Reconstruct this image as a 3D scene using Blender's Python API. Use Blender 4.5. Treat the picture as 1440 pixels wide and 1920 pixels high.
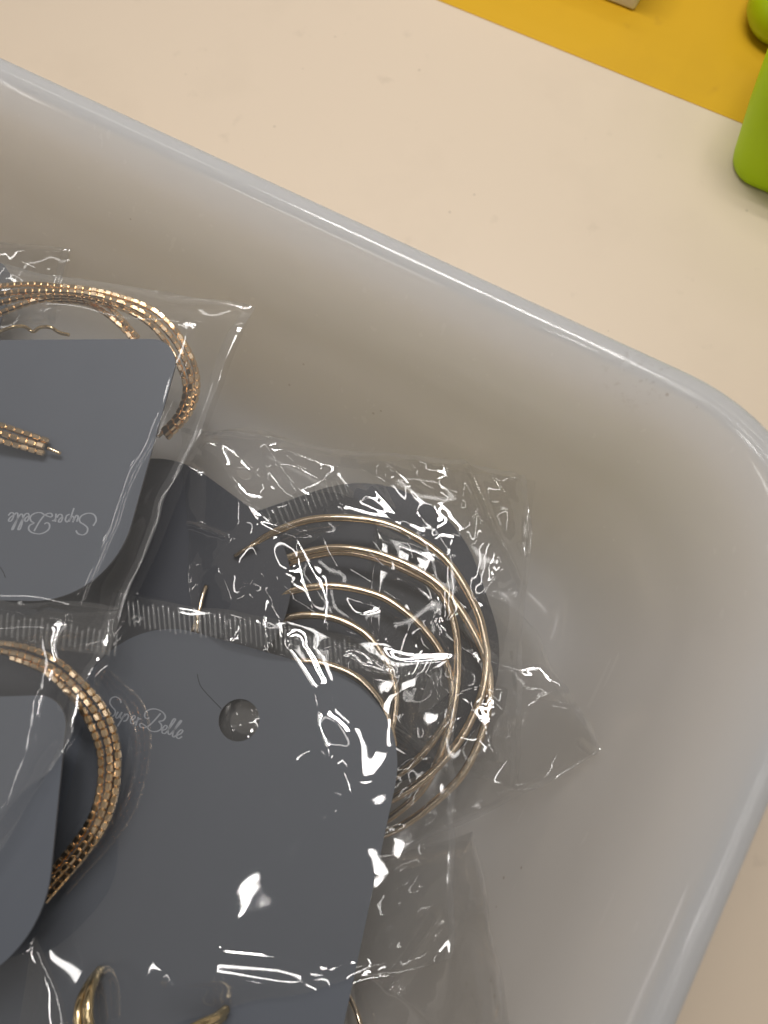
import bpy, bmesh, math, random
import numpy as np
from mathutils import Vector, Matrix

for o in list(bpy.data.objects):
    bpy.data.objects.remove(o)
S = bpy.context.scene
COL = S.collection

# ------------------------------------------------------------------ camera
F = 1450.0                       # focal length in photo pixels (1440 x 1920)
EUL = (0.2226, 0.0463, 0.4963)
CAM = Vector((-0.0285, -0.0423, 0.19))
ROT = (Matrix.Rotation(EUL[2], 3, 'Z') @ Matrix.Rotation(EUL[1], 3, 'Y') @ Matrix.Rotation(EUL[0], 3, 'X'))
cam = bpy.data.cameras.new('camera')
cam.sensor_fit = 'VERTICAL'
cam.sensor_height = 36.0
cam.lens = F / 1920 * 36.0
cam.clip_start = 0.005
cam.clip_end = 50
cam.dof.use_dof = True
cam.dof.focus_distance = 0.176
cam.dof.aperture_fstop = 12.0
camo = bpy.data.objects.new('camera', cam)
COL.objects.link(camo)
camo.matrix_world = Matrix.Translation(CAM) @ ROT.to_4x4()
S.camera = camo

# ------------------------------------------------------------------ shop light, with lamps added for falloff and glints
W = bpy.data.worlds.new('World')
S.world = W
W.use_nodes = True
W.node_tree.nodes['Background'].inputs[0].default_value = (1.0, 0.90, 0.78, 1)
W.node_tree.nodes['Background'].inputs[1].default_value = 0.105

def tube_light(name, loc, sx, sy, power, rotz=0, col=(1, 0.965, 0.935)):
    l = bpy.data.lights.new(name, 'AREA')
    l.shape = 'RECTANGLE'
    l.size, l.size_y = sx, sy
    l.energy = power
    l.color = col
    o = bpy.data.objects.new(name, l)
    COL.objects.link(o)
    o.location = loc
    d = Vector((-0.03, -0.02, 0)) - Vector(loc)
    o.rotation_euler = (0, 0, rotz)
    return o

tube_light('added_strip_light', (-0.120, 0.130, 0.37), 0.22, 0.009, 0.39)  # unseen strip pair added for the falloff across the tray
tube_light('added_strip_light', (-0.120, 0.158, 0.37), 0.22, 0.009, 0.39)
tube_light('added_glint_light', (-0.09, -0.21, 1.85), 0.06, 0.08, 0.5)  # unseen small lights added to put glints on the large card's film
tube_light('added_glint_light', (-0.15, -0.38, 1.85), 0.02, 0.035, 0.09)
tube_light('added_glint_light', (0.06, 0.38, 1.85), 0.16, 0.24, 1.7)
tube_light('added_ceiling_tube', (-0.40, 0.60, 1.85), 0.46, 0.10, 1.8)  # unseen tube added for the streak along the large card's film
tube_light('added_ceiling_tube', (0.20, -0.05, 1.85), 0.05, 0.42, 1.1)  # unseen tubes from here on added for sparkle in the crinkled film
tube_light('added_ceiling_tube', (0.75, -0.10, 1.85), 0.05, 0.70, 1.4)
tube_light('added_ceiling_tube', (1.25, 0.15, 1.85), 0.06, 0.80, 1.7)
tube_light('added_ceiling_tube', (-0.85, 0.62, 1.85), 0.36, 0.05, 1.0)
tube_light('added_ceiling_tube', (-1.65, 0.85, 1.85), 0.90, 0.06, 1.8)
tube_light('added_ceiling_tube', (-0.85, -0.80, 1.85), 0.70, 0.05, 1.2)
tube_light('added_ceiling_tube', (-1.95, -0.70, 1.85), 0.06, 0.90, 1.8)
tube_light('added_ceiling_tube', (0.25, 1.30, 1.85), 1.10, 0.065, 1.5)

S.view_settings.view_transform = 'Standard'
S.view_settings.look = 'None'
S.view_settings.exposure = 0.2
S.view_settings.gamma = 1
S.cycles.max_bounces = 14
S.cycles.transparent_max_bounces = 40
S.cycles.diffuse_bounces = 5
S.cycles.glossy_bounces = 6
S.cycles.transmission_bounces = 8
S.cycles.caustics_reflective = False
S.cycles.sample_clamp_indirect = 6
S.cycles.use_denoising = True

# ------------------------------------------------------------------ helpers
def at(px, py, z):
    """point of height z that stands at this place of the photograph"""
    d = ROT @ Vector(((px - 720) / F, (960 - py) / F, -1))
    t = (z - CAM.z) / d.z
    return CAM + d * t

def lk(name, me, mat, parent=None):
    o = bpy.data.objects.new(name, me)
    COL.objects.link(o)
    if mat is not None and len(me.materials) == 0:
        me.materials.append(mat)
    if parent is not None:
        o.parent = parent
    return o

def empty(name, loc=(0, 0, 0)):
    o = bpy.data.objects.new(name, None)
    o.empty_display_size = 0.01
    COL.objects.link(o)
    o.location = loc
    return o

def tag(o, label=None, cat=None, group=None, kind=None):
    if label: o['label'] = label
    if cat: o['category'] = cat
    if group: o['group'] = group
    if kind: o['kind'] = kind
    return o

def under(o, root):
    """parent keeping the place"""
    o.parent = root
    o.matrix_parent_inverse = Matrix.Translation(-Vector(root.location))
    return o

def mesh(name, v, f, smooth=True):
    me = bpy.data.meshes.new(name)
    me.from_pydata([tuple(p) for p in v], [], f)
    if smooth:
        me.polygons.foreach_set('use_smooth', [True] * len(me.polygons))
    me.update()
    return me

def catmull(P, n):
    """resample control points, n steps for each span"""
    P = [np.array(p, float) for p in P]
    P = [2 * P[0] - P[1]] + P + [2 * P[-1] - P[-2]]
    out = []
    for i in range(1, len(P) - 2):
        a, b, c, d = P[i - 1:i + 3]
        for k in range(n):
            t = k / n
            out.append(.5 * ((2 * b) + (c - a) * t + (2 * a - 5 * b + 4 * c - d) * t * t + (3 * b - a - 3 * c + d) * t ** 3))
    out.append(P[-2])
    return np.array(out)

def even(P, step):
    P = np.array(P, float)
    L = np.r_[0, np.cumsum(np.linalg.norm(np.diff(P, axis=0), axis=1))]
    n = max(2, int(L[-1] / step))
    s = np.linspace(0, L[-1], n + 1)
    return np.stack([np.interp(s, L, P[:, k]) for k in range(3)], 1)

def tube_mesh(name, P, r, seg=10, taper=None):
    P = np.array(P, float)
    T = np.gradient(P, axis=0)
    T /= np.linalg.norm(T, axis=1)[:, None]
    up = np.array([0, 0, 1.0])
    v, f = [], []
    n = len(P)
    for i in range(n):
        a = np.cross(T[i], up); a /= max(1e-9, np.linalg.norm(a))
        b = np.cross(a, T[i])
        rr = r * (taper(i / (n - 1)) if taper else 1)
        for k in range(seg):
            w = 2 * math.pi * k / seg
            v.append(P[i] + rr * (a * math.cos(w) + b * math.sin(w)))
    for i in range(n - 1):
        for k in range(seg):
            k2 = (k + 1) % seg
            f.append((i * seg + k, i * seg + k2, (i + 1) * seg + k2, (i + 1) * seg + k))
    f.append(tuple(range(seg))[::-1]); f.append(tuple((n - 1) * seg + k for k in range(seg)))
    return mesh(name, v, f)

# ------------------------------------------------------------------ materials
def mat(name):
    m = bpy.data.materials.new(name)
    m.use_nodes = True
    nt = m.node_tree
    nt.nodes.clear()
    out = nt.nodes.new('ShaderNodeOutputMaterial')
    return m, nt, out

def N(nt, t, **kw):
    n = nt.nodes.new(t)
    for k, v in kw.items():
        if k.startswith('i_'):
            key = k[2:]
            n.inputs[int(key) if key.isdigit() else key.replace('_', ' ')].default_value = v
        else:
            setattr(n, k, v)
    return n

def math_node(nt, op, a, b=None, clamp=False):
    n = nt.nodes.new('ShaderNodeMath'); n.operation = op; n.use_clamp = clamp
    for i, x in enumerate((a, b)):
        if x is None: continue
        if isinstance(x, (int, float)): n.inputs[i].default_value = x
        else: nt.links.new(x, n.inputs[i])
    return n.outputs[0]

def principled(name, col, rough=0.5, metal=0, spec=0.5, coat=0, bump=None, vary=None):
    m, nt, out = mat(name)
    p = N(nt, 'ShaderNodeBsdfPrincipled')
    p.inputs['Base Color'].default_value = (*col, 1)
    p.inputs['Roughness'].default_value = rough
    p.inputs['Metallic'].default_value = metal
    p.inputs['Specular IOR Level'].default_value = spec
    p.inputs['Coat Weight'].default_value = coat
    p.inputs['Coat Roughness'].default_value = 0.08
    tc = N(nt, 'ShaderNodeTexCoord')
    if bump:
        nz = N(nt, 'ShaderNodeTexNoise', i_Scale=bump[0], i_Detail=4.0)
        nt.links.new(tc.outputs['Object'], nz.inputs['Vector'])
        b = N(nt, 'ShaderNodeBump', i_Strength=bump[1], i_Distance=0.0002)
        nt.links.new(nz.outputs[0], b.inputs['Height'])
        nt.links.new(b.outputs[0], p.inputs['Normal'])
    if vary:
        nz = N(nt, 'ShaderNodeTexNoise', i_Scale=vary[0], i_Detail=5.0)
        nt.links.new(tc.outputs['Object'], nz.inputs['Vector'])
        mr = N(nt, 'ShaderNodeMapRange', i_1=0.3, i_2=0.7, i_3=rough - vary[1], i_4=rough + vary[1])
        nt.links.new(nz.outputs[0], mr.inputs[0])
        nt.links.new(mr.outputs[0], p.inputs['Roughness'])
    nt.links.new(p.outputs[0], out.inputs[0])
    return m

def speckled(name, col, dirt, rough, scale_specks=220, smudge=0.09, spot=None):
    """painted board with faint smudges and a few dust specks"""
    m, nt, out = mat(name)
    p = N(nt, 'ShaderNodeBsdfPrincipled', i_Roughness=rough)
    p.inputs['Specular IOR Level'].default_value = 0.35
    tc = N(nt, 'ShaderNodeTexCoord')
    n1 = N(nt, 'ShaderNodeTexNoise', i_Scale=26.0, i_Detail=6.0, i_Roughness=0.6)
    n2 = N(nt, 'ShaderNodeTexVoronoi', i_Scale=scale_specks)
    n3 = N(nt, 'ShaderNodeTexNoise', i_Scale=60.0, i_Detail=2.0)
    n4 = N(nt, 'ShaderNodeTexNoise', i_Scale=95.0, i_Detail=5.0)
    for n in (n1, n2, n3, n4): nt.links.new(tc.outputs['Object'], n.inputs['Vector'])
    r1 = N(nt, 'ShaderNodeMapRange', i_1=0.52, i_2=0.75, i_3=0.0, i_4=smudge)
    nt.links.new(n1.outputs[0], r1.inputs[0])
    s = math_node(nt, 'LESS_THAN', n2.outputs['Distance'], 0.10)
    g = math_node(nt, 'GREATER_THAN', n3.outputs[0], 0.61)
    sp = math_node(nt, 'MULTIPLY', math_node(nt, 'MULTIPLY', s, g), 0.3)
    sm = N(nt, 'ShaderNodeMapRange', i_1=0.66, i_2=0.78, i_3=0.0, i_4=smudge * 2.6)
    nt.links.new(n4.outputs[0], sm.inputs[0])
    fac = math_node(nt, 'ADD', math_node(nt, 'ADD', r1.outputs[0], sm.outputs[0]), sp, True)
    mx = N(nt, 'ShaderNodeMix', data_type='RGBA')
    mx.inputs[6].default_value = (*col, 1); mx.inputs[7].default_value = (*dirt, 1)
    nt.links.new(fac, mx.inputs[0])
    nt.links.new(mx.outputs[2], p.inputs['Base Color'])
    b = N(nt, 'ShaderNodeBump', i_Strength=0.06, i_Distance=0.0003)
    nb = N(nt, 'ShaderNodeTexNoise', i_Scale=900.0, i_Detail=3.0)
    nt.links.new(tc.outputs['Object'], nb.inputs['Vector'])
    nt.links.new(nb.outputs[0], b.inputs['Height']); nt.links.new(b.outputs[0], p.inputs['Normal'])
    nt.links.new(p.outputs[0], out.inputs[0])
    return m

def tray_material():
    """milky translucent moulded plastic with a soft gloss, scuffs and dust"""
    m, nt, out = mat('milky_plastic')
    tc = N(nt, 'ShaderNodeTexCoord')
    # dust specks
    v = N(nt, 'ShaderNodeTexVoronoi', i_Scale=260.0)
    nz = N(nt, 'ShaderNodeTexNoise', i_Scale=42.0, i_Detail=2.0)
    nt.links.new(tc.outputs['Object'], v.inputs['Vector']); nt.links.new(tc.outputs['Object'], nz.inputs['Vector'])
    sp = math_node(nt, 'MULTIPLY', math_node(nt, 'LESS_THAN', v.outputs['Distance'], 0.085), math_node(nt, 'GREATER_THAN', nz.outputs[0], 0.64))
    # brown scuff on the rim
    c = at(1195, 700, 0.052)
    vm = N(nt, 'ShaderNodeVectorMath', operation='DISTANCE'); vm.inputs[1].default_value = c
    nt.links.new(tc.outputs['Object'], vm.inputs[0])
    near = N(nt, 'ShaderNodeMapRange', i_1=0.002, i_2=0.0085, i_3=1.0, i_4=0.0)
    nt.links.new(vm.outputs['Value'], near.inputs[0])
    ns = N(nt, 'ShaderNodeTexNoise', i_Scale=900.0, i_Detail=5.0, i_Roughness=0.7)
    nt.links.new(tc.outputs['Object'], ns.inputs['Vector'])
    sc = N(nt, 'ShaderNodeMapRange', i_1=0.56, i_2=0.66, i_3=0.0, i_4=0.6)
    nt.links.new(ns.outputs[0], sc.inputs[0])
    scuff = math_node(nt, 'MULTIPLY', near.outputs[0], sc.outputs[0])
    dirt = math_node(nt, 'MAXIMUM', math_node(nt, 'MULTIPLY', sp, 0.7), scuff)
    masks = []
    for ang, sc_ in ((0.5, 55.0), (-0.9, 40.0), (1.35, 70.0)):
        mp = N(nt, 'ShaderNodeMapping'); mp.inputs['Rotation'].default_value = (0, 0, ang); mp.inputs['Scale'].default_value = (1, 0.06, 1)
        nt.links.new(tc.outputs['Object'], mp.inputs['Vector'])
        q = N(nt, 'ShaderNodeTexNoise', i_Scale=sc_ * 9, i_Detail=1.0); nt.links.new(mp.outputs[0], q.inputs['Vector'])
        w_ = N(nt, 'ShaderNodeTexNoise', i_Scale=sc_, i_Detail=1.0); nt.links.new(tc.outputs['Object'], w_.inputs['Vector'])
        masks.append(math_node(nt, 'MULTIPLY', math_node(nt, 'GREATER_THAN', q.outputs[0], 0.735), math_node(nt, 'GREATER_THAN', w_.outputs[0], 0.56)))
    scr = math_node(nt, 'MAXIMUM', math_node(nt, 'MAXIMUM', masks[0], masks[1]), masks[2])
    rgh_n = N(nt, 'ShaderNodeTexNoise', i_Scale=35.0, i_Detail=4.0); nt.links.new(tc.outputs['Object'], rgh_n.inputs['Vector'])
    rgh = N(nt, 'ShaderNodeMapRange', i_1=0.35, i_2=0.70, i_3=0.07, i_4=0.16); nt.links.new(rgh_n.outputs[0], rgh.inputs[0])
    rough_out = math_node(nt, 'ADD', rgh.outputs[0], math_node(nt, 'MULTIPLY', scr, 0.22))
    mx = N(nt, 'ShaderNodeMix', data_type='RGBA')
    mx.inputs[6].default_value = (*TRAY_COL, 1); mx.inputs[7].default_value = (0.10, 0.06, 0.05, 1)
    nt.links.new(dirt, mx.inputs[0])
    dif = N(nt, 'ShaderNodeBsdfDiffuse')
    tra = N(nt, 'ShaderNodeBsdfTranslucent'); tra.inputs[0].default_value = (*TRAY_THRU, 1)
    nt.links.new(mx.outputs[2], dif.inputs[0])
    a = N(nt, 'ShaderNodeMixShader'); a.inputs[0].default_value = TRAY_MIX
    nt.links.new(dif.outputs[0], a.inputs[1]); nt.links.new(tra.outputs[0], a.inputs[2])
    gl = N(nt, 'ShaderNodeBsdfGlossy', i_Roughness=0.045)
    nt.links.new(rough_out, gl.inputs['Roughness'])
    # very shallow moulding waviness
    wv = N(nt, 'ShaderNodeTexNoise', i_Scale=70.0, i_Detail=2.0)
    nt.links.new(tc.outputs['Object'], wv.inputs['Vector'])
    bp = N(nt, 'ShaderNodeBump', i_Strength=0.06, i_Distance=0.0006)
    nt.links.new(wv.outputs[0], bp.inputs['Height']); nt.links.new(bp.outputs[0], gl.inputs['Normal'])
    lw = N(nt, 'ShaderNodeLayerWeight', i_Blend=0.5)
    fr = math_node(nt, 'ADD', math_node(nt, 'MULTIPLY', math_node(nt, 'POWER', lw.outputs['Facing'], 4.0), 0.30), 0.04, True)
    b = N(nt, 'ShaderNodeMixShader')
    nt.links.new(fr, b.inputs[0]); nt.links.new(a.outputs[0], b.inputs[1]); nt.links.new(gl.outputs[0], b.inputs[2])
    nt.links.new(b.outputs[0], out.inputs[0])
    return m

def film_material(name, haze=0.016, rough=0.028, refl=0.13, tint=(0.98, 0.98, 0.978), scratch=True):
    m, nt, out = mat(name)
    tr = N(nt, 'ShaderNodeBsdfTransparent'); tr.inputs[0].default_value = (*tint, 1)
    gl = N(nt, 'ShaderNodeBsdfGlossy', i_Roughness=rough)
    df = N(nt, 'ShaderNodeBsdfDiffuse'); df.inputs[0].default_value = (0.8, 0.8, 0.8, 1)
    h = N(nt, 'ShaderNodeMixShader'); h.inputs[0].default_value = haze
    nt.links.new(tr.outputs[0], h.inputs[1]); nt.links.new(df.outputs[0], h.inputs[2])
    if scratch:
        tc = N(nt, 'ShaderNodeTexCoord')
        nz = N(nt, 'ShaderNodeTexNoise', i_Scale=160.0, i_Detail=2.0)
        nt.links.new(tc.outputs['Object'], nz.inputs['Vector'])
        bp = N(nt, 'ShaderNodeBump', i_Strength=0.03, i_Distance=0.0002)
        nt.links.new(nz.outputs[0], bp.inputs['Height']); nt.links.new(bp.outputs[0], gl.inputs['Normal'])
    lw = N(nt, 'ShaderNodeLayerWeight', i_Blend=0.5)
    fr = math_node(nt, 'ADD', math_node(nt, 'MULTIPLY', math_node(nt, 'POWER', lw.outputs['Facing'], 5.0), 0.85), refl, True)
    a = N(nt, 'ShaderNodeMixShader')
    nt.links.new(fr, a.inputs[0]); nt.links.new(h.outputs[0], a.inputs[1]); nt.links.new(gl.outputs[0], a.inputs[2])
    nt.links.new(a.outputs[0], out.inputs[0])
    return m

TRAY_COL = (0.71, 0.73, 0.76)
TRAY_THRU = (0.92, 0.925, 0.925)
TRAY_MIX = 0.63
M_SHELF = speckled('cream_laminate', (0.70, 0.585, 0.455), (0.33, 0.27, 0.2), 0.42)
M_YELLOW = speckled('yellow_board', (0.64, 0.37, 0.012), (0.3, 0.14, 0.02), 0.5, 180, 0.12)
M_TRAY = tray_material()
M_SKIN = film_material('plastic_skin', 0.03, 0.05, 0.04, scratch=False)
M_FILM = film_material('clear_film')
M_FILM_SOFT = film_material('clear_film_soft', 0.015, 0.03, 0.05)
M_FILM_HAZY = film_material('clear_film_hazy', 0.06, 0.05, 0.045)  # extra diffuse haze stands in for sheen over the left cards
M_FILM_CARD = film_material('clear_film_card', 0.03, 0.03, 0.12)  # diffuse haze raised in place of sheen over the large card
M_BUNCH = film_material('bunched_film', 0.16, 0.12, 0.40, scratch=False)  # paler than other film; the hole's bright reflection is put into it
M_SEAL = film_material('crimped_film', 0.13, 0.12, 0.07, scratch=False)
M_SEAM = film_material('welded_film', 0.05, 0.05, 0.07, scratch=False)
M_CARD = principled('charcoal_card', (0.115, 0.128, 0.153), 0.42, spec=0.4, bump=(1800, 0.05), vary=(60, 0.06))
M_CARD_DARK = principled('dark_charcoal_card', (0.066, 0.070, 0.083), 0.5, spec=0.35, bump=(1800, 0.05), vary=(60, 0.06))  # darker copy of the card; dimming under film put into its colour
M_CARD_EDGE = principled('card_core', (0.13, 0.13, 0.14), 0.7)
M_INK = principled('silver_ink', (0.36, 0.38, 0.42), 0.5)
M_GOLD = principled('rose_gold', (0.92, 0.71, 0.48), 0.18, metal=1, vary=(300, 0.05))
M_WIRE = principled('pale_gold_wire', (0.95, 0.79, 0.60), 0.17, metal=1)
M_BRASS = principled('yellow_gold', (0.86, 0.68, 0.40), 0.2, metal=1)
M_GREEN = principled('lime_plastic', (0.50, 0.76, 0.003), 0.5, spec=0.2, bump=(300, 0.05))
M_GREEN_CAP = principled('lime_plastic_bright', (0.42, 0.60, 0.005), 0.35)
M_BOX = principled('grey_white_carton', (0.74, 0.72, 0.68), 0.6)

# ------------------------------------------------------------------ shelf
SH = -0.0036
def slab(name, x0, x1, y0, y1, z0, z1, m, bevel=0.0):
    bm = bmesh.new()
    bmesh.ops.create_cube(bm, size=1)
    for v in bm.verts:
        v.co = Vector(((x0 + x1) / 2 + v.co.x * (x1 - x0), (y0 + y1) / 2 + v.co.y * (y1 - y0), (z0 + z1) / 2 + v.co.z * (z1 - z0)))
    if bevel:
        bmesh.ops.bevel(bm, geom=bm.edges[:], offset=bevel, segments=3, affect='EDGES', profile=0.5)
    me = bpy.data.meshes.new(name); bm.to_mesh(me); bm.free()
    return lk(name, me, m)
tag(slab('shelf', -0.9, 0.6, -0.6, 0.5, SH - 0.018, SH, M_SHELF), kind='structure')
YS = 0.1384
ysh = slab('yellow_sheet', -0.7, 0.5, YS, 0.46, SH + 0.00005, SH + 0.0002, M_YELLOW)
tag(ysh, 'flat yellow sheet lying on the cream shelf behind the tray', 'sheet')

# ------------------------------------------------------------------ tray
TX, TY = 0.300, 0.225            # floor size
def rrect(o, r, seg=18):
    x1, y1, x0, y0 = o, o + 0.0016 * min(1, max(0, o / 0.03)), -TX - o, -TY - o
    r = max(r, 0.0005)
    pts = []
    for cx, cy, a0 in ((x1 - r, y1 - r, 0), (x0 + r, y1 - r, 90), (x0 + r, y0 + r, 180), (x1 - r, y0 + r, 270)):
        for k in range(seg + 1):
            a = math.radians(a0 + 90 * k / seg)
            pts.append((cx + r * math.cos(a), cy + r * math.sin(a)))
    return pts
def rad(o): return 0.0200 + max(-0.018, o) / 0.0315 * 0.0225
def loft(name, prof, cap_first=False, cap_last=False, m=None, parent=None):
    v, f = [], []
    n = None
    for o, z in prof:
        ring = rrect(o, rad(o)); n = len(ring)
        v += [(x, y, z * 1.08 if z > 0 else z) for x, y in ring]
    for i in range(len(prof) - 1):
        for k in range(n):
            k2 = (k + 1) % n
            f.append((i * n + k, i * n + k2, (i + 1) * n + k2, (i + 1) * n + k))
    if cap_first: f.append(tuple(range(n))[::-1])
    if cap_last: f.append(tuple((len(prof) - 1) * n + k for k in range(n)))
    return lk(name, mesh(name, v, f), m, parent)
def smoothprof(P, n=5):
    Q = catmull([(a, b, 0) for a, b in P], n)
    return [(q[0], q[1]) for q in Q]
tray = empty('plastic_tray', (-TX / 2, -TY / 2, SH))
tag(tray, 'milky translucent plastic tray with rounded corner and rolled rim on the shelf', 'tray')
inner = smoothprof([(-0.0180, 0), (-0.0120, 0.0005), (-0.0070, 0.0020), (-0.0028, 0.0046), (0.0006, 0.0086), (0.0038, 0.0140), (0.0080, 0.0225), (0.0112, 0.0288), (0.0140, 0.0345),
                    (0.0170, 0.0396), (0.0204, 0.0440), (0.0240, 0.0471), (0.0272, 0.0487),
                    (0.0298, 0.0484), (0.0312, 0.0470), (0.0315, 0.0450)], 6)
b = loft('basin', inner, cap_first=True, m=M_TRAY); under(b, tray)
outer = smoothprof([(0.0262, 0.0472), (0.0232, 0.0450), (0.0200, 0.0418), (0.0168, 0.0370), (0.0135, 0.0305), (0.0100, 0.0215), (0.0030, 0.0065), (0.0015, 0.0020), (-0.0005, -0.0012), (-0.003, -0.0016)], 5) + \
        [(-0.0035, -0.0035), (-0.0050, -0.0035), (-0.0055, -0.0016)]
b = loft('outer_wall', outer, cap_last=True, m=M_SKIN); under(b, tray)
rim = smoothprof([(0.0315, 0.0450), (0.0315, 0.0430), (0.0310, 0.0422), (0.0303, 0.0430), (0.0299, 0.0450), (0.0284, 0.0467),
                  (0.0262, 0.0472)], 6)
b = loft('rim', rim, m=M_TRAY); under(b, tray)

# ------------------------------------------------------------------ things behind the tray
# white carton on the yellow sheet
c = at(1190, 17, SH + 0.0012)
bx = slab('carton', c.x - 0.09, c.x, c.y, c.y + 0.05, SH + 0.0004, SH + 0.0262, M_BOX, 0.0008)
tag(bx, 'grey-white carton standing on the yellow sheet', 'box')

# green bottle
g0 = at(1352, 330, SH)
gx, gy = g0.x, g0.y
bot = empty('bottle', (gx + 0.03, gy + 0.02, SH))
tag(bot, 'lime green plastic bottle with rounded cap beside the yellow sheet', 'bottle')
def rr(cx, cy, hx, hy, r, seg=8):
    p = []
    for sx, sy, a0 in ((1, 1, 0), (-1, 1, 90), (-1, -1, 180), (1, -1, 270)):
        for k in range(seg + 1):
            a = math.radians(a0 + 90 * k / seg)
            p.append((cx + sx * (hx - r) + r * math.cos(a), cy + sy * (hy - r) + r * math.sin(a)))
    return p
def stack(name, rings, m, root):
    v, f = [], []
    for (cx, cy, hx, hy, r, z) in rings:
        ring = rr(cx, cy, hx, hy, r); n = len(ring)
        v += [(x, y, z) for x, y in ring]
    for i in range(len(rings) - 1):
        for k in range(n):
            k2 = (k + 1) % n
            f.append((i * n + k, i * n + k2, (i + 1) * n + k2, (i + 1) * n + k))
    f.append(tuple(range(n))[::-1]); f.append(tuple((len(rings) - 1) * n + k for k in range(n)))
    o = lk(name, mesh(name, v, f), m); under(o, root)
    return o
bxc, byc = gx + 0.030, gy + 0.019
stack('body', [(bxc, byc, 0.0285, 0.0175, 0.008, SH), (bxc, byc, 0.0298, 0.0188, 0.0085, SH + 0.0008), (bxc, byc, 0.0303, 0.0193, 0.0088, SH + 0.003),
               (bxc, byc, 0.0335, 0.0205, 0.009, SH + 0.022), (bxc, byc, 0.0358, 0.0215, 0.010, SH + 0.038), (bxc, byc, 0.0350, 0.0210, 0.011, SH + 0.045),
               (bxc, byc, 0.030, 0.017, 0.014, SH + 0.0505), (bxc, byc, 0.014, 0.0125, 0.012, SH + 0.054)], M_GREEN, bot)
cp = [(0.012, 0.0535), (0.0135, 0.0545), (0.0138, 0.066), (0.0125, 0.0685), (0.006, 0.0695)]
stack('cap', [(bxc, byc, r, r, r * 0.98, SH + z) for r, z in cp], M_GREEN_CAP, bot)
# round lid lying on the sheet behind it
lc = at(1500, -24, SH + 0.0105)
lid = stack('round_lid', [(lc.x, lc.y, r, r * 1.25, r * 0.98, SH + 0.0004 + z) for r, z in
      ((0.0070, 0), (0.0095, 0.0012), (0.0112, 0.0045), (0.0116, 0.0085), (0.0112, 0.0125), (0.0096, 0.0160), (0.0070, 0.0182), (0.0035, 0.0194))], M_GREEN_CAP, bot)
lid.parent = None
lid.matrix_parent_inverse = Matrix.Identity(4)
tag(lid, 'bright lime rounded lid on the yellow sheet behind the green bottle', 'lid')

# ------------------------------------------------------------------ cards
LET = [[(318, 292), (300, 245), (240, 212), (185, 230), (168, 285), (205, 340), (248, 385), (248, 430), (210, 462), (150, 472), (85, 455), (45, 410), (45, 345), (92, 292)],
       [(290, 400), (262, 460), (285, 480), (330, 420)], [(340, 405), (318, 465), (340, 485), (365, 450)],
       [(385, 425), (295, 585)], [(365, 465), (410, 430), (430, 460), (405, 510), (365, 520)],
       [(455, 515), (505, 490), (520, 460), (490, 455), (462, 500), (470, 545), (505, 550), (530, 520)],
       [(560, 470), (535, 575)], [(548, 515), (580, 490), (600, 500)],
       [(705, 480), (670, 490), (642, 460), (655, 405), (720, 372), (800, 375), (880, 415), (915, 470), (890, 515), (830, 525)],
       [(830, 525), (870, 570), (865, 625), (800, 652), (730, 640), (685, 600)],
       [(850, 425), (760, 530), (680, 595), (610, 600), (585, 570), (610, 550), (690, 600)],
       [(885, 640), (935, 620), (945, 585), (915, 580), (885, 625), (890, 670), (925, 675), (955, 645)],
       [(955, 645), (1030, 540), (1050, 500), (1020, 505), (975, 600), (965, 670), (985, 690), (1010, 670)],
       [(1010, 670), (1090, 580), (1130, 525), (1105, 530), (1040, 640), (1025, 705), (1045, 720), (1070, 700)],
       [(1075, 705), (1130, 680), (1155, 645), (1125, 635), (1085, 680), (1080, 725), (1110, 740), (1150, 715)]]
def lettering():
    """the shop's script wordmark as thin printed strokes, metres, baseline at y = 0, starts at x = 0"""
    v, f = [], []
    ca, sa = math.cos(math.radians(15.7)), math.sin(math.radians(15.7))
    k = 0.0000166
    for st in LET:
        P = np.array([((ca * (x - 150) + sa * (y - 472)) * k, -(-sa * (x - 150) + ca * (y - 472)) * k, 0) for x, y in st])
        P = even(catmull(P, 8), 0.00012)
        T = np.gradient(P, axis=0); T /= np.linalg.norm(T, axis=1)[:, None]
        nrm = np.stack([-T[:, 1], T[:, 0], 0 * T[:, 0]], 1)
        w = 0.00010 + 0.00008 * np.abs(T[:, 1:2])
        b = len(v)
        for i in range(len(P)):
            v.append(P[i] + nrm[i] * w[i]); v.append(P[i] - nrm[i] * w[i])
        for i in range(len(P) - 1):
            f.append((b + 2 * i, b + 2 * i + 1, b + 2 * i + 3, b + 2 * i + 2))
    return np.array(v), f

SUPPORTS = []
def inside(px, py, poly):
    res = np.zeros(px.shape, bool)
    n = len(poly)
    for i in range(n):
        x0, y0 = poly[i]; x1, y1 = poly[(i + 1) % n]
        c = ((y0 > py) != (y1 > py)) & (px < (x1 - x0) * (py - y0) / ((y1 - y0) if y1 != y0 else 1e-12) + x0)
        res ^= c
    return res

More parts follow.
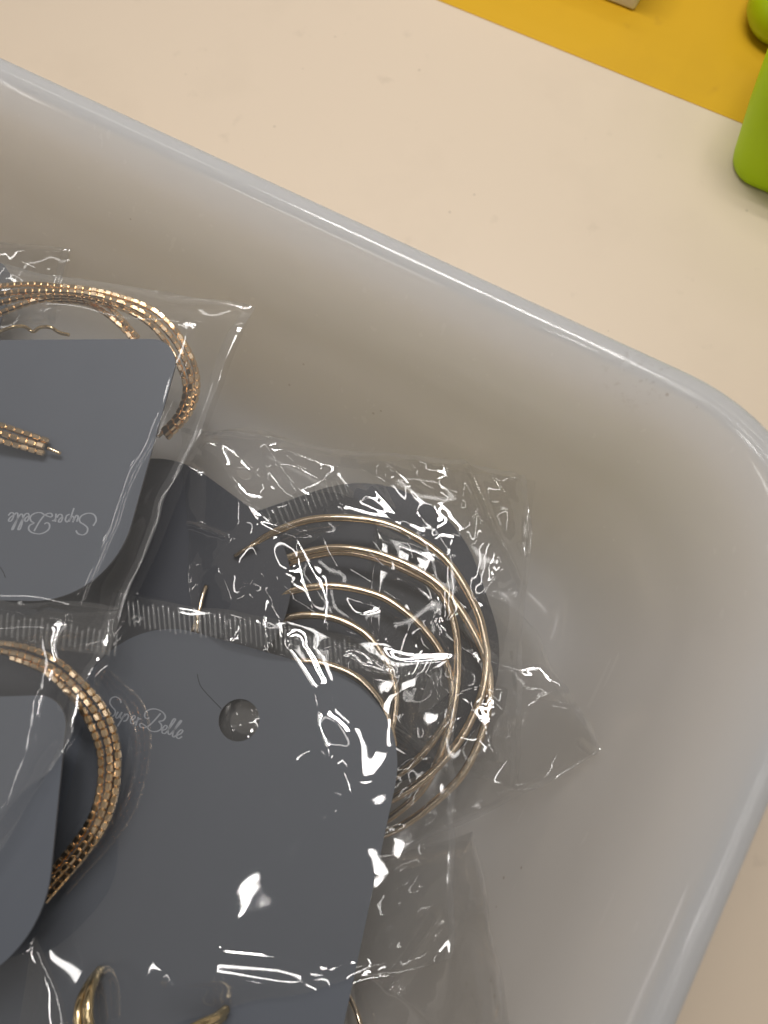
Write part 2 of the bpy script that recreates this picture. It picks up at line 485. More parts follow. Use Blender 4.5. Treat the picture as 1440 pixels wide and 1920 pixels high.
def card(name, label, hole_px, z, tdir_px, hw, top, bottom, flare, r_top=0.020, r_bot=0.006, tilt=(0, 0), text=True, hole=True, curl=0.0, slit=True, thick=0.0005, m=None):
    """hole_px: place of the hang hole; tdir_px: reading direction in the photo; hw: half width at the hole;
    top / bottom: distance from the hole to the two ends; tilt: rise along t and a (m per m)"""
    O = at(hole_px[0], hole_px[1], z)
    T = at(hole_px[0] + tdir_px[0] * 50, hole_px[1] + tdir_px[1] * 50, z) - O
    T.z = 0; T.normalize()
    A = Vector((T.y, -T.x, 0))
    tf = math.tan(math.radians(flare))
    # outline in (t, a)
    def corner(p, q, s, r):
        """round corner p with neighbours q (before) and s (after)"""
        p, q, s = map(np.array, (p, q, s))
        u = (q - p) / np.linalg.norm(q - p); w = (s - p) / np.linalg.norm(s - p)
        ang = math.acos(np.clip(u @ w, -1, 1))
        d = r / math.tan(ang / 2)
        c = p + (u + w) / np.linalg.norm(u + w) * r / math.sin(ang / 2)
        a, b = p + u * d, p + w * d
        out = []
        a0 = math.atan2(*(a - c)[::-1]); a1 = math.atan2(*(b - c)[::-1])
        da = (a1 - a0 + math.pi) % (2 * math.pi) - math.pi
        for k in range(17):
            x = a0 + da * k / 16
            out.append(c + r * np.array([math.cos(x), math.sin(x)]))
        return out
    w0, w1 = hw - top * tf, hw + bottom * tf
    C = [(-w0, -top), (w0, -top), (w1, bottom), (-w1, bottom)]
    R = [r_top, r_top, r_bot, r_bot]
    outl = []
    for i in range(4):
        outl += corner(C[i], C[i - 1], C[(i + 1) % 4], R[i])
    bm = bmesh.new()
    vs = [bm.verts.new((p[0], -p[1], 0)) for p in outl]
    es = [bm.edges.new((vs[i], vs[(i + 1) % len(vs)])) for i in range(len(vs))]
    if hole:
        hv = [bm.verts.new((0.0044 * math.cos(2 * math.pi * k / 32), 0.0044 * math.sin(2 * math.pi * k / 32), 0)) for k in range(32)]
        es += [bm.edges.new((hv[i], hv[(i + 1) % 32])) for i in range(32)]
    bmesh.ops.triangle_fill(bm, use_beauty=True, edges=es)
    if abs(curl) > 0:
        bmesh.ops.subdivide_edges(bm, edges=bm.edges[:], cuts=3, use_grid_fill=True)
    fs = bm.faces[:]
    for fc in fs:
        if fc.normal.z < 0: fc.normal_flip()
    ext = bmesh.ops.extrude_face_region(bm, geom=fs)
    for v in ext['geom']:
        if isinstance(v, bmesh.types.BMVert): v.co.z += thick
    bmesh.ops.recalc_face_normals(bm, faces=bm.faces)
    for v in bm.verts:
        v.co.z += tilt[0] * v.co.x - tilt[1] * v.co.y + curl * (v.co.y / 0.05) ** 2
    me = bpy.data.meshes.new(name); bm.to_mesh(me); bm.free()
    me.materials.append(m or M_CARD); me.materials.append(M_CARD_EDGE)
    for p in me.polygons:
        if abs(p.normal.z) < 0.5: p.material_index = 1
    o = lk(name, me, None)
    o.matrix_world = Matrix(((T.x, -A.x, 0, O.x), (T.y, -A.y, 0, O.y), (0, 0, 1, O.z), (0, 0, 0, 1)))
    tag(o, label, 'card')
    def zz(x, y): return tilt[0] * x - tilt[1] * y + curl * (y / 0.05) ** 2
    if text:
        v, f = lettering()
        v = v + np.array([-0.0278, -0.0070, 0])
        v[:, 2] = zz(v[:, 0], v[:, 1]) + thick + 0.00006
        lk('wordmark', mesh('wordmark', v, f, False), M_INK, o)
    if slit:
        P = catmull([(-0.0118, 0.0068, 0), (-0.0110, 0.0054, 0), (-0.0095, 0.0040, 0), (-0.0044, 0.0012, 0)], 8)
        P[:, 2] = zz(P[:, 0], P[:, 1]) + thick + 0.00002
        lk('slit', tube_mesh('slit', P, 0.00007, 5), M_SLIT, o)
    poly = [(O.x + T.x * p[0] + A.x * p[1], O.y + T.y * p[0] + A.y * p[1]) for p in outl]
    SUPPORTS.append((poly, O, T, A, tilt, curl, thick))
    return o
M_SLIT = principled('cut_line', (0.02, 0.02, 0.022), 0.8)

def support_z(X, Y, only=None):
    Z = np.full(X.shape, -1.0)
    for i, (poly, O, T, A, tilt, curl, th) in enumerate(SUPPORTS):
        if only is not None and i not in only: continue
        m = inside(X, Y, poly)
        t = (X - O.x) * T.x + (Y - O.y) * T.y
        a = (X - O.x) * A.x + (Y - O.y) * A.y
        z = O.z + tilt[0] * t + tilt[1] * a + curl * (a / 0.05) ** 2 + th
        Z = np.where(m, np.maximum(Z, z), Z)
    return Z

# index 0: the dark card behind the wire hoops
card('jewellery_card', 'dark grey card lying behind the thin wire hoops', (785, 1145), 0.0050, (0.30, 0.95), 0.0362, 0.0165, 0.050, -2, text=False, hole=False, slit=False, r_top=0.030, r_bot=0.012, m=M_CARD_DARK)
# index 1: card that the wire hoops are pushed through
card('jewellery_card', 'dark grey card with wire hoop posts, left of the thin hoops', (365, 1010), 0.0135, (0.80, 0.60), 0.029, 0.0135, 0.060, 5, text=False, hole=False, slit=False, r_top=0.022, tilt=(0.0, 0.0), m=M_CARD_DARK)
# index 2: the big card in the middle
card('jewellery_card', 'large charcoal card with round hang hole and script wordmark, lying at front', (449, 1350), 0.0200, (0.961, 0.276), 0.0355, 0.0152, 0.085, 2.2, tilt=(0.01, 0.05), curl=0.0)
# index 3: upper left card, turned upside down
card('jewellery_card', 'grey card with upside-down wordmark at the left edge, above the others', (-80, 1022), 0.0330, (-1.0, -0.02), 0.0368, 0.0115, 0.0462, 10.5, tilt=(-0.03, 0.02))
# index 4: lower left card
card('jewellery_card', 'blank grey card at the lower left edge in front of the beaded hoop', (-212, 1700), 0.0400, (-0.985, 0.02), 0.0300, 0.0140, 0.037, 2, tilt=(0.02, -0.02), text=False)
# index 5: far upper left card
card('jewellery_card', 'dark card corner at the left edge beneath the uppermost film bag', (-112, 548), 0.0160, (0.9, 0.3), 0.0185, 0.0120, 0.03, 5, r_top=0.007, tilt=(0.0, -0.1), text=False, hole=False, slit=False)

# cards deeper in the pile that carry the upper ones
for lb, hp, z_, td, hw_, tp_, bt_, tl_ in (
        ('grey card buried in the pile under the upside-down card', (-200, 950), .0200, (-1, .05), .025, .010, .030, (.06, .03)),
        ('grey card buried lowest under the upside-down card', (-230, 900), .0070, (-.95, -.2), .027, .010, .030, (-.04, .02)),
        ('grey card buried under the blank lower left card', (-220, 1600), .0270, (-1, .1), .022, .010, .026, (.05, -.04)),
        ('grey card buried lowest under the blank lower left card', (-230, 1590), .0110, (-1, -.1), .022, .010, .026, (-.06, .05)),
        ('grey card buried under the large charcoal card', (420, 1600), .0100, (.961, .276), .020, .010, .028, (.0, .08))):
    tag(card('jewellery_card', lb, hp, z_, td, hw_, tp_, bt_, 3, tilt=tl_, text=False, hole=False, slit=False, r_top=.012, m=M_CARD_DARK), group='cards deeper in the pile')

# ------------------------------------------------------------------ wire hoops
def wire(name, label, pts, r=0.00090, m=None, group=None, cat='earring', nz=8):
    P = [at(x, y, z) for x, y, z in pts]
    P = even(catmull(P, nz), 0.0007)
    root = tag(lk(name, tube_mesh(name, P, r, 12), m or M_WIRE), label, cat, group)
    return root
def zs(pts, *zz):
    """spread heights along the path"""
    n = len(pts)
    q = np.interp(np.linspace(0, 1, n), np.linspace(0, 1, len(zz)), zz)
    return [(p[0], p[1], float(h)) for p, h in zip(pts, q)]
G1 = 'thin wire hoops in the crinkled bag'
wire('wire_hoop', 'outermost thin gold wire hoop, arching highest in the crinkled bag',
     zs([(425, 1062), (443, 1047), (478, 1020), (515, 998), (567, 978), (620, 971), (683, 974), (738, 987), (797, 1018), (838, 1052), (874, 1104), (898, 1154), (909, 1201), (913, 1240), (906, 1290), (890, 1335), (861, 1389), (819, 1439), (777, 1474), (735, 1498), (690, 1514), (640, 1520)],
        .0120, .0155, .0150, .0125, .0110), group=G1)
wire('wire_hoop', 'second thin gold wire hoop, ending lowest beside the large card',
     zs([(462, 1097), (478, 1083), (533, 1049), (600, 1030), (653, 1028), (717, 1041), (780, 1067), (825, 1098), (858, 1136), (888, 1184), (908, 1230), (918, 1272), (914, 1335), (893, 1404), (859, 1462), (810, 1508), (768, 1540), (725, 1562), (670, 1578)],
        .0112, .0145, .0140, .0120, .0100), group=G1)
wire('wire_hoop', 'thin gold wire hoop running just inside the second hoop',
     zs([(466, 1106), (480, 1092), (533, 1059), (600, 1039), (655, 1036), (715, 1050), (775, 1076), (815, 1100), (842, 1140), (856, 1195), (857, 1267), (850, 1330), (836, 1385), (812, 1445), (786, 1487), (740, 1527), (700, 1550)],
        .0100, .0130, .0120, .0110, .0090), group=G1)
wire('wire_hoop', 'third arch of thin gold wire, middle of the nested hoops',
     zs([(464, 1168), (480, 1150), (533, 1114), (583, 1101), (633, 1099), (690, 1110), (731, 1127), (777, 1162), (812, 1201), (836, 1244), (848, 1290), (842, 1340), (815, 1385), (775, 1430), (720, 1470)],
        .0120, .0140, .0125, .0110, .0095), group=G1)
wire('wire_hoop', 'fourth arch of thin gold wire, small hoop above the large card',
     zs([(470, 1205), (507, 1172), (540, 1158), (583, 1153), (633, 1161), (683, 1187), (717, 1227), (735, 1265), (742, 1306), (734, 1365), (715, 1410)],
        .0115, .0125, .0120, .0115), group=G1)
wire('wire_hoop', 'smallest innermost gold wire hoop at the edge of the large card',
     zs([(500, 1262), (530, 1246), (558, 1241), (608, 1245), (667, 1269), (706, 1308), (729, 1355), (738, 1400)], .0165, .0180, .0170, .0150), group=G1)
G2 = 'wire hoop ends on the dark card'
wire('wire_post', 'thin gold wire end poking from the dark card left of the hoops', zs([(387, 1098), (380, 1118), (372, 1150), (362, 1182), (353, 1210)], .0148, .0165, .0160), 0.0005, group=G2)
wire('wire_post', 'short gold wire end, right one of the two on the dark card', zs([(374, 1140), (370, 1170), (367, 1212)], .0150, .0168, .0158), 0.0005, group=G2)
wire('wire_post', 'gold wire tips beside the left end of the outermost hoop', zs([(440, 1043), (460, 1030), (482, 1018)], .0150, .0160, .0160), 0.00045, group=G2)
wire('wire_hoop', 'brown-gold wire hoop end in the shadow at the bottom below the large card', zs([(640, 1850), (660, 1880), (676, 1925), (680, 1980)], .006, .008, .010, .010), 0.0006)
def thick_hoop(label, arcs):
    P0 = at(arcs[0][0][0], arcs[0][0][1], arcs[0][0][2])
    r = empty('gold_hoop', P0)
    tag(r, label, 'earring')
    for a in arcs:
        P = even(catmull([at(*p) for p in a], 8), 0.0006)
        o = lk('band', tube_mesh('band', P, 0.0009, 12), M_BRASS); under(o, r)
thick_hoop('thick gold hoop earring rising from the large card at bottom left',
           [[(186, 1820, .0245), (177, 1838, .029), (168, 1866, .032), (166, 1910, .0335), (176, 1965, .032)],
            [(181, 1826, .0240), (163, 1852, .028), (150, 1882, .031), (147, 1920, .0325), (156, 1968, .0315)]])
thick_hoop('thick gold hoop earring cut off by the bottom edge of the picture',
           [[(424, 1893, .0255), (405, 1908, .0285), (375, 1921, .031), (330, 1945, .033)],
            [(420, 1904, .0250), (398, 1920, .0280), (365, 1938, .030), (320, 1960, .032)]])

# ------------------------------------------------------------------ beaded hoops
def bead_mesh():
    """a plump six-sided link, long axis x, unit metre scale 1 mm x 0.5 mm"""
    v, f = [], []
    sec = [(0.28, 0.46), (0.48, 0.20), (0.48, -0.20), (0.28, -0.46), (-0.28, -0.46), (-0.48, -0.20), (-0.48, 0.20), (-0.28, 0.46)]
    for x, r in ((-0.5, 0.50), (-0.36, 1.0), (0.36, 1.0), (0.5, 0.50)):
        for y, z in sec:
            v.append((x, y * r, z * r))
    for i in range(3):
        for k in range(8):
            f.append((i * 8 + k, (i + 1) * 8 + k, (i + 1) * 8 + (k + 1) % 8, i * 8 + (k + 1) % 8))
    f.append(tuple(range(8))); f.append(tuple(24 + k for k in range(8))[::-1])
    me = mesh('bead', v, f, False)
    me.materials.append(M_GOLD)
    return me
BEAD = bead_mesh()
def beaded(label, strands, width=0.00138, length=0.00168, group=None, core=True):
    s0 = strands[0][0]
    root = empty('beaded_hoop', at(*s0))
    tag(root, label, 'earring', group)
    rnd = random.Random(len(label))
    for si, st in enumerate(strands):
        P = even(catmull([at(*p) for p in st], 10), length * 1.02)
        if si % 2: # stagger the rows
            P = np.array([(P[i] + P[i + 1]) / 2 for i in range(len(P) - 1)])
        for i in range(len(P) - 1):
            a, b = Vector(P[i]), Vector(P[i + 1])
            d = (b - a)
            L = d.length
            x = d.normalized()
            y = Vector((0, 0, 1)).cross(x).normalized()
            z = x.cross(y)
            rot = Matrix((x, y, z)).transposed()
            o = bpy.data.objects.new('bead', BEAD)
            COL.objects.link(o)
            o.parent = root
            tw = rnd.uniform(-.08, .08)
            rot = rot @ Matrix.Rotation(tw, 3, 'X') @ Matrix.Rotation(rnd.uniform(-.03, .03), 3, 'Z')
            o.matrix_basis = Matrix.Translation((a + b) / 2 - Vector(root.location)) @ rot.to_4x4() @ Matrix.Diagonal((L * 0.985, width, width, 1))
    return root
GB = 'beaded rose gold hoops'
def zc(pts, *z): return zs(pts, *z)
beaded('rose gold beaded hoop curving round the right end of the upside-down card',
       [zc([(-45, 545), (0, 537), (58, 533), (110, 537), (160, 542), (208, 552), (260, 568), (300, 590), (335, 627), (360, 672), (370, 712), (366, 750), (348, 785), (312, 822)], .0275, .030, .0290, .0265, .0250),
        zc([(-45, 562), (0, 552), (50, 546), (110, 546), (160, 550), (208, 561), (255, 579), (293, 602), (328, 640), (350, 682), (359, 718), (354, 755), (336, 788), (302, 820)], .0285, .0305, .0295, .0275, .0255),
        zc([(-45, 582), (0, 568), (50, 557), (105, 553), (155, 557), (205, 569), (250, 588), (287, 613), (319, 653), (340, 695), (348, 726), (342, 760), (324, 790), (293, 818)], .0285, .0295, .0280, .0265, .0250),
        zc([(-45, 604), (0, 588), (40, 572), (80, 561), (130, 558), (180, 566)], .0285, .0290, .0270)], group=GB)
beaded('short beaded hoop piece branching down behind the top of the upside-down card',
       [zc([(95, 563), (150, 566), (182, 577), (206, 594), (228, 613), (256, 645)], .0255, .0265, .0255),
        zc([(120, 555), (158, 557), (196, 570), (220, 590), (240, 612), (264, 640)], .0260, .0270, .0255)], group=GB)
endp = beaded('beaded gold hoop end with thin pin resting on the upside-down card',
       [zc([(-50, 783), (0, 797), (45, 812), (92, 828)], .0385, .0375, .0362),
        zc([(-50, 797), (0, 811), (45, 826), (92, 840)], .0390, .0382, .0366),
        zc([(-50, 812), (0, 826), (42, 838), (84, 850)], .0382, .0372, .0360)], group=GB)
pin = tube_mesh('pin', even(catmull([at(90, 840, .0366), at(103, 846, .0363), at(114, 851, .0358)], 6), .0004), 0.00042, 8)
under(lk('pin', pin, M_GOLD), endp)
beaded('rose gold beaded hoop in front of the large card, left of its wordmark',
       [zc([(-45, 1204), (0, 1206), (52, 1215), (111, 1241), (160, 1286), (194, 1327), (213, 1372), (221, 1420), (216, 1487), (195, 1550), (157, 1605), (115, 1654), (84, 1690)], .0320, .0335, .0320, .0300, .0290),
        zc([(-45, 1220), (0, 1221), (47, 1230), (100, 1253), (146, 1294), (178, 1335), (198, 1378), (206, 1422), (202, 1485), (182, 1545), (146, 1598), (104, 1646), (76, 1676)], .0330, .0345, .0330, .0310, .0300),
        zc([(20, 1232), (45, 1241), (88, 1260), (130, 1300), (160, 1340), (181, 1385), (190, 1428), (186, 1488), (168, 1540), (133, 1590), (95, 1636)], .0330, .0345, .0330, .0310, .0300)], group=GB)
wire('twisted_wire', 'twisted yellow gold wire behind the top edge of the upside-down card',
     [(-10, 626, .021), (20, 614, .0235), (45, 612, .0215), (62, 622, .020), (75, 614, .022), (95, 614, .0235), (112, 624, .0215), (130, 628, .020)], 0.00045, M_BRASS)

# ------------------------------------------------------------------ clear film bags
def waves(X, Y, rng, lam, n=14, spread=0.45):
    h = np.zeros_like(X)
    for _ in range(n):
        l = lam * math.exp(rng.normal(0, spread)); a = rng.uniform(0, 2 * math.pi)
        h += np.cos(2 * math.pi / l * (X * math.cos(a) + Y * math.sin(a)) + rng.uniform(0, 6.28)) * (l / lam)
    return h / math.sqrt(n)
def facets(nu, nv, w, h, rng, lam):
    """crumpled sheet: flat facets between scattered corners of random height"""
    from mathutils.geometry import delaunay_2d_cdt
    gx_, gy_ = int(w / lam) + 4, int(h / lam) + 4
    pts = [Vector(((i - 1.5 + rng.uniform(-.48, .48)) * lam, (j - 1.5 + rng.uniform(-.48, .48)) * lam)) for i in range(gx_) for j in range(gy_)]
    vs, es, fs, a_, b_, c_ = delaunay_2d_cdt(pts, [], [], 0, 1e-9)
    hz = rng.uniform(-1, 1, len(vs))
    H = np.zeros((nv, nu)); du, dv = w / (nu - 1), h / (nv - 1)
    for t in fs:
        p = np.array([vs[k][:] for k in t]); z = hz[list(t)]
        i0, i1 = max(0, int(p[:, 0].min() / du)), min(nu - 1, int(p[:, 0].max() / du) + 1)
        j0, j1 = max(0, int(p[:, 1].min() / dv)), min(nv - 1, int(p[:, 1].max() / dv) + 1)
        if i1 < i0 or j1 < j0: continue
        gx2, gy2 = np.meshgrid(np.arange(i0, i1 + 1) * du, np.arange(j0, j1 + 1) * dv)
        det = (p[1, 1] - p[2, 1]) * (p[0, 0] - p[2, 0]) + (p[2, 0] - p[1, 0]) * (p[0, 1] - p[2, 1])
        if abs(det) < 1e-14: continue
        l0 = ((p[1, 1] - p[2, 1]) * (gx2 - p[2, 0]) + (p[2, 0] - p[1, 0]) * (gy2 - p[2, 1])) / det
        l1 = ((p[2, 1] - p[0, 1]) * (gx2 - p[2, 0]) + (p[0, 0] - p[2, 0]) * (gy2 - p[2, 1])) / det
        l2 = 1 - l0 - l1
        m_ = (l0 >= -1e-6) & (l1 >= -1e-6) & (l2 >= -1e-6)
        H[j0:j1 + 1, i0:i1 + 1][m_] = (l0 * z[0] + l1 * z[1] + l2 * z[2])[m_]
    return H
def blur(Z, n):
    for _ in range(n):
        P = np.pad(Z, 1, mode='edge')
        Z = (P[:-2, 1:-1] + P[2:, 1:-1] + P[1:-1, :-2] + P[1:-1, 2:] + 4 * P[1:-1, 1:-1]) / 8
    return Z
def film(name, corners, root, seed, amp=(0.0006, 0.0003, 0.0), step=0.0005, sup=None, lift=0.0008, puff=0.0, m=None, folds=(), down=False, edge_wob=0.0006, soft=6, where=None, lams=(0.0110, 0.0052, 0.35), edge_amp=0.35, below=None, puff_w=0.018, hem='', hem_w=0.0013, crinkle=None):
    """corners: four (px, py, z), clockwise from the upper left; folds: [(list of (px,py)), height, width]"""
    rng = np.random.default_rng(seed)
    Q = [np.array(at(*c)) for c in corners]
    w = max(np.linalg.norm(Q[1] - Q[0]), np.linalg.norm(Q[2] - Q[3])); h = max(np.linalg.norm(Q[3] - Q[0]), np.linalg.norm(Q[2] - Q[1]))
    nu, nv = int(w / step) + 1, int(h / step) + 1
    u, v = np.meshgrid(np.linspace(0, 1, nu), np.linspace(0, 1, nv))
    P = [(Q[0][k] * (1 - u) * (1 - v) + Q[1][k] * u * (1 - v) + Q[2][k] * u * v + Q[3][k] * (1 - u) * v) for k in range(3)]
    X, Y, Z = P
    sx, sy = u * w, v * h
    # wandering outline
    if edge_wob:
        e = waves(sx, sy, rng, 0.03, 8) * edge_wob; e2 = waves(sx, sy, rng, 0.022, 8) * edge_wob
        X = X + e; Y = Y + e2
    edge = np.minimum(np.minimum(u * w, (1 - u) * w), np.minimum(v * h, (1 - v) * h))
    mask = np.clip(edge / 0.004, 0, 1) ** 0.7
    Z = Z + puff * np.clip(edge / puff_w, 0, 1) ** 0.6
    if sup is not None:
        sz = support_z(X, Y, sup) + lift
        Z = np.maximum(Z, sz)
        Z = blur(Z, soft)
        Z = np.maximum(Z, sz - lift * 0.5)
        Z = blur(Z, 5)
    k = np.ones_like(X)
    if where is not None:
        k = where(u, v)
    big = waves(sx, sy, rng, 0.026, 8, 0.3)
    mid = np.abs(waves(sx, sy, rng, 0.013, 8))
    cr = np.zeros_like(X)
    if amp[2] > 0:
        cr = blur(facets(nu, nv, w, h, rng, lams[0]), 5) + lams[2] * blur(facets(nu, nv, w, h, rng, lams[1]), 2) + 0.8
    if crinkle is not None:
        cr = cr + crinkle(u, v) * blur(facets(nu, nv, w, h, rng, 0.0056), 2)
    D = amp[0] * (big + 1.2) + amp[1] * blur(mid, 2) + amp[2] * cr
    D = np.maximum(D, 0) * (edge_amp + (1 - edge_amp) * mask) * k
    Z = Z + (-D if down else D)
    for pts, hh, ww in folds:
        L = [np.array(at(a, b, corners[0][2])) for a, b in pts]
        best = np.full(X.shape, 1e9)
        for i in range(len(L) - 1):
            a, b2 = L[i], L[i + 1]
            d = b2 - a; ll = d[0] ** 2 + d[1] ** 2
            t = np.clip(((X - a[0]) * d[0] + (Y - a[1]) * d[1]) / ll, 0, 1)
            best = np.minimum(best, np.hypot(X - a[0] - t * d[0], Y - a[1] - t * d[1]))
        Z = Z + hh * np.exp(-(best / ww) ** 1.6)
    if below is not None:
        bz = support_z(X, Y, below)
        Z = np.where(bz > 0, np.minimum(Z, bz - 0.0016), Z)
    verts = np.stack([X.ravel(), Y.ravel(), Z.ravel()], 1)
    idx = np.arange(nu * nv).reshape(nv, nu)
    f = np.stack([idx[:-1, :-1].ravel(), idx[1:, :-1].ravel(), idx[1:, 1:].ravel(), idx[:-1, 1:].ravel()], 1)
    me = bpy.data.meshes.new(name)
    me.vertices.add(len(verts)); me.vertices.foreach_set('co', verts.ravel())
    me.loops.add(len(f) * 4); me.loops.foreach_set('vertex_index', f.ravel().astype(np.int32))
    me.polygons.add(len(f)); me.polygons.foreach_set('loop_start', np.arange(0, len(f) * 4, 4, dtype=np.int32))
    me.polygons.foreach_set('use_smooth', np.ones(len(f), bool))
    me.update(calc_edges=True)
    o = lk(name, me, m or M_FILM)
    under(o, root)
    G = verts.reshape(nv, nu, 3)
    k_ = max(2, int(round(hem_w / step)) + 1)
    for side in hem:
        sub = {'t': G[:k_], 'b': G[-k_:], 'l': G[:, :k_], 'r': G[:, -k_:]}[side].copy()
        sub[:, :, 2] += 0.00012
        a_, b_ = sub.shape[:2]
        ii = np.arange(a_ * b_).reshape(a_, b_)
        ff = np.stack([ii[:-1, :-1].ravel(), ii[1:, :-1].ravel(), ii[1:, 1:].ravel(), ii[:-1, 1:].ravel()], 1).tolist()
        under(lk('side_seam', mesh('side_seam', sub.reshape(-1, 3), ff), M_SEAM), root)
    return o
def ribs(top_pts, length_px, n, z, root, lean=(0.1, 1.0), width=0.00050):
    """crimped heat seal: a row of fine raised ribs pressed into the film"""
    P = catmull([(x, y, 0) for x, y in top_pts], 20)
    L = np.r_[0, np.cumsum(np.linalg.norm(np.diff(P, axis=0), axis=1))]
    v, f = [], []
    for k in range(n):
        s = L[-1] * k / (n - 1)
        x = np.interp(s, L, P[:, 0]); y = np.interp(s, L, P[:, 1])
        zz = np.interp(k / (n - 1), np.linspace(0, 1, len(z)), z)
        a = np.array(at(x, y, zz)); b = np.array(at(x + lean[0] * length_px, y + lean[1] * length_px, zz))
        t = (b - a) / np.linalg.norm(b - a); nn = np.array([t[1], -t[0], 0])
        jl, jw = 0.0004 * math.sin(k * 2.3) + 0.0003 * math.sin(k * 5.1), 1 + 0.22 * math.sin(k * 1.7) * math.sin(k * .31)
        a = a + t * jl; b = b + t * jl * 0.6; a[2] += 0.00025 * math.sin(k * .23)
        base = len(v)
        for q, rr_ in ((a, .3), (a + t * .0004, 1), (b - t * .0004, 1), (b, .3)):
            for j in range(5):
                w = math.pi * j / 4
                v.append(q + nn * width * jw * 0.5 * math.cos(w) + np.array([0, 0, 1]) * width * jw * 0.5 * math.sin(w) * rr_)
        for i in range(3):
            for j in range(4):
                f.append((base + i * 5 + j, base + i * 5 + j + 1, base + (i + 1) * 5 + j + 1, base + (i + 1) * 5 + j))
    o = lk('heat_seal', mesh('heat_seal', v, f), M_SEAL)
    o['kind'] = 'stuff'
    under(o, root)

def bag(label, px):
    r = empty('film_bag', at(*px)); tag(r, label, 'plastic bag')
    return r

# bag lying lowest, towards the right wall
b = bag('flat clear film bag whose loose corner points at the right tray wall', (1130, 1410, 0.001))
film('back_film', [(700, 980, .0022), (985, 1163, .0040), (1128, 1412, .0275), (650, 1640, .0022)], b, 3, (.0001, .0001, 0), step=.0012, m=M_FILM_SOFT)
film('front_film', [(700, 975, .0032), (985, 1160, .0065), (1132, 1410, .0290), (650, 1650, .0040)], b, 4, hem='rb', amp=(.0004, .0, .0008), lams=(.020, .009, .1), sup=[0], lift=.0006,
     folds=[([(1000, 1310), (1060, 1318)], .0012, .0006), ([(1050, 1380), (1085, 1412), (1118, 1410)], .0012, .0006), ([(925, 1465), (1010, 1450), (1120, 1412)], .0010, .0007)])
# bag sliding down at the bottom
b = bag('clear film bag at the bottom edge, right of the large card', (880, 1900, 0.001))
film('back_film', [(620, 1640, .0014), (880, 1560, .0060), (960, 1935, .0365), (660, 2040, .0060)], b, 5, (.0001, .0001, 0), step=.0012, m=M_FILM_SOFT)
film('front_film', [(620, 1630, .0040), (885, 1555, .0075), (965, 1935, .0380), (660, 2050, .0080)], b, 6, hem='r', amp=(.0005, .0, .0012), lams=(.018, .009, .15),
     folds=[([(815, 1690), (735, 1815)], .0022, .0009), ([(700, 1800), (870, 1880)], .0012, .0006), ([(860, 1900), (900, 1960)], .0012, .0006)])
# the crinkled bag
b = bag('heavily crinkled clear film bag round the thin gold wire hoops', (1000, 895, 0.004))
film('back_film', [(352, 815, .0058), (998, 900, .0255), (955, 1470, .0090), (360, 1330, .0060)], b, 7, (.0002, .0001, 0), step=.0012, m=M_FILM_SOFT)
film('front_film', [(350, 806, .0105), (1000, 893, .0275), (962, 1480, .0110), (370, 1260, .0140)], b, 18, hem='tr', amp=(.0010, .0, .0030), below=[2], lams=(.0165, .0080, .27), crinkle=lambda u, v: 0.46 * np.exp(-(v / 0.24) ** 2) + 0.40 * np.exp(-((1 - u) / 0.16) ** 2), edge_amp=.75, step=.00036, sup=[0, 1], lift=.0012, puff=.0060,
     folds=[([(360, 815), (430, 835), (520, 850), (545, 850)], .0015, .0007), ([(313, 985), (380, 998), (440, 1020)], .0015, .0006),
            ([(905, 1010), (960, 1110)], .0022, .0007), ([(860, 900), (905, 1010)], .0018, .0007), ([(990, 900), (975, 1060)], .0018, .0008)])
# crimped end of the bag under it
b = bag('narrow crimped end of a clear bag lying under the crinkled film', (560, 930, 0.0055))
film('front_film', [(455, 985, .0068), (640, 885, .0068), (690, 960, .0068), (500, 1060, .0068)], b, 9, (.0002, .0, .0), m=M_FILM)
ribs([(482, 968), (530, 942), (590, 915), (640, 892)], 38, 17, (.0078, .0078), b, lean=(0.35, 0.93))
# bag of the large card
b = bag('clear bag with long ribbed seal round the large charcoal card', (520, 1700, 0.018))
film('back_film', [(215, 1108, .0175), (850, 1232, .0150), (845, 1800, .0100), (20, 1990, .0205)], b, 11, (.0003, .0002, .0007), step=.0006, down=True, m=M_FILM_SOFT)
film('front_film', [(213, 1106, .0200), (853, 1230, .0205), (850, 1790, .0225), (20, 1990, .0265)], b, 31, hem='r', m=M_FILM_CARD, amp=(.0007, .0, .0006), lams=(.016, .009, .0), step=.00045, sup=[1, 2], lift=.0010, puff=.0010, soft=14,
     folds=[([(345, 1822), (420, 1812), (520, 1826), (620, 1848), (690, 1835)], .0016, .0028), ([(690, 1835), (640, 1880), (480, 1922)], .0014, .0020),
            ([(548, 1225), (590, 1290), (605, 1360), (620, 1410)], .0010, .0030), ([(650, 1400), (655, 1490), (630, 1520)], .0009, .0040),
            ([(447, 1346), (454, 1354)], .0006, .0030)],
     where=lambda u, v: 0.12 + 0.85 * np.exp(-((u - 0.74) / 0.20) ** 2 - ((v - 0.36) / 0.16) ** 2))
film('bunched_film', [(402, 1300, .0164), (500, 1302, .0164), (500, 1402, .0166), (400, 1400, .0166)], b, 43, (.0002, .0, .0007), lams=(.0048, .0026, .15), step=.0002, m=M_BUNCH, below=[2], edge_wob=0)
ribs([(240, 1127), (300, 1137), (390, 1149), (477, 1163), (580, 1187), (680, 1211), (815, 1238)], 46, 62, (.0216, .0217, .0219, .0219, .0216), b, lean=(0.08, 1.0))
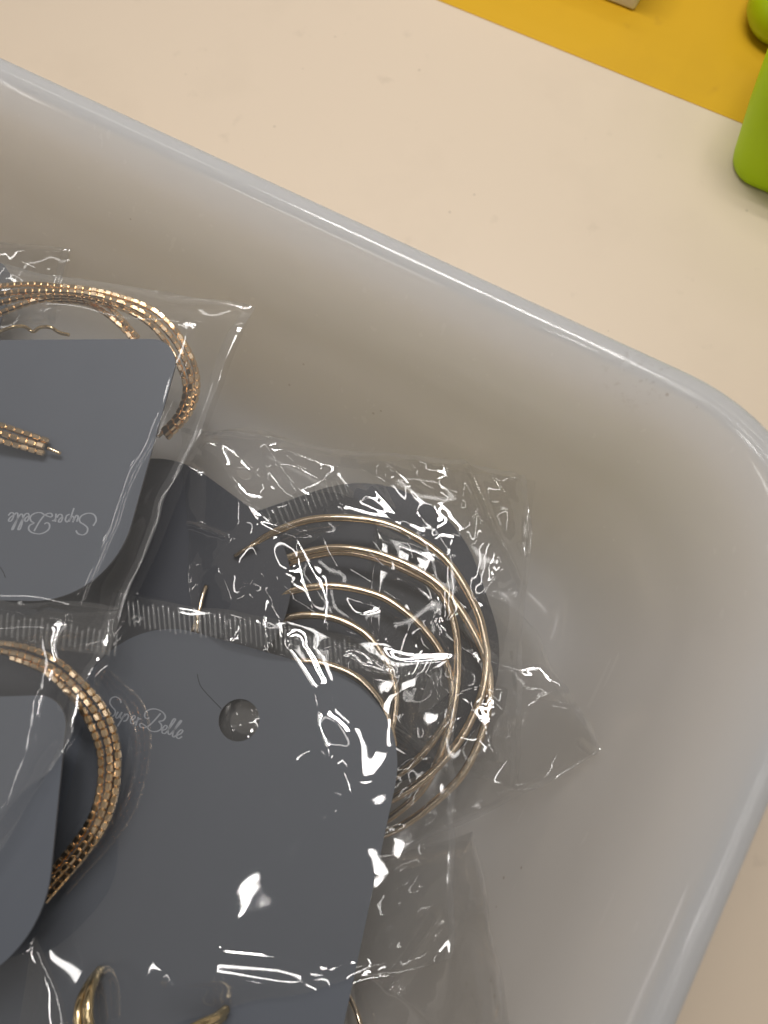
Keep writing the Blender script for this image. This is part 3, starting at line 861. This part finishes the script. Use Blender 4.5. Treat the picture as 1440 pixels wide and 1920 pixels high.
# upper left bag
b = bag('clear bag with straight right edge round the upside-down grey card', (350, 880, 0.02))
film('back_film', [(-120, 500, .0235), (476, 592, .0315), (212, 1225, .0240), (-220, 1200, .0260)], b, 13, (.0002, .0001, 0), step=.0012, m=M_FILM_SOFT)
film('front_film', [(-120, 498, .0280), (478, 590, .0330), (214, 1228, .0265), (-220, 1200, .0300)], b, 14, hem='rt', hem_w=.002, puff_w=.007, amp=(.00010, .0, 0), sup=[3], lift=.0030, puff=.0110, soft=140, m=M_FILM_HAZY,
     folds=[([(265, 545), (340, 585), (400, 588), (475, 600)], .0014, .0007)])
# lower left bag
b = bag('clear bag with ribbed seal round the blank card at lower left', (60, 1900, 0.03))
film('back_film', [(-260, 1085, .0305), (240, 1145, .0275), (112, 1450, .0290), (-260, 1900, .0370)], b, 15, (.0002, .0001, 0), step=.0012, m=M_FILM_SOFT)
film('front_film', [(-260, 1085, .0315), (242, 1147, .0285), (110, 1460, .0380), (-260, 1960, .0440)], b, 16, hem='r', hem_w=.002, puff_w=.007, amp=(.00010, .0, .0), sup=[4], lift=.0012, puff=.0100, soft=120, m=M_FILM_HAZY,
     folds=[([(110, 1148), (165, 1158), (232, 1150)], .0016, .0010), ([(232, 1150), (225, 1175)], .0012, .0008)])
ribs([(-60, 1142), (0, 1151), (100, 1167), (219, 1187)], 42, 27, (.0330, .0315, .0302), b, lean=(-0.1, 1.0), width=.00052)
# lower end of that bag
b = bag('loose crumpled film end at the bottom left corner under the blank card', (60, 1880, 0.03))
film('front_film', [(-120, 1740, .0350), (70, 1745, .0330), (150, 1990, .0300), (-120, 1990, .0330)], b, 17, (.0006, .0, .0016), lams=(.015, .008, .2), step=.0005)
# topmost left corner bag
b = bag('small clear bag corner at the left edge, uppermost of the pile', (60, 500, 0.012))
film('back_film', [(-200, 430, .0150), (137, 474, .0245), (105, 600, .0180), (-200, 640, .0150)], b, 19, (.0001, .0001, 0), step=.0012, m=M_FILM_SOFT)
film('front_film', [(-200, 428, .0180), (137, 472, .0265), (104, 600, .0195), (-200, 640, .0170)], b, 21, hem='rt', amp=(.0005, .0, .0014), lams=(.014, .008, .2), sup=[5], lift=.0012, puff=.002)
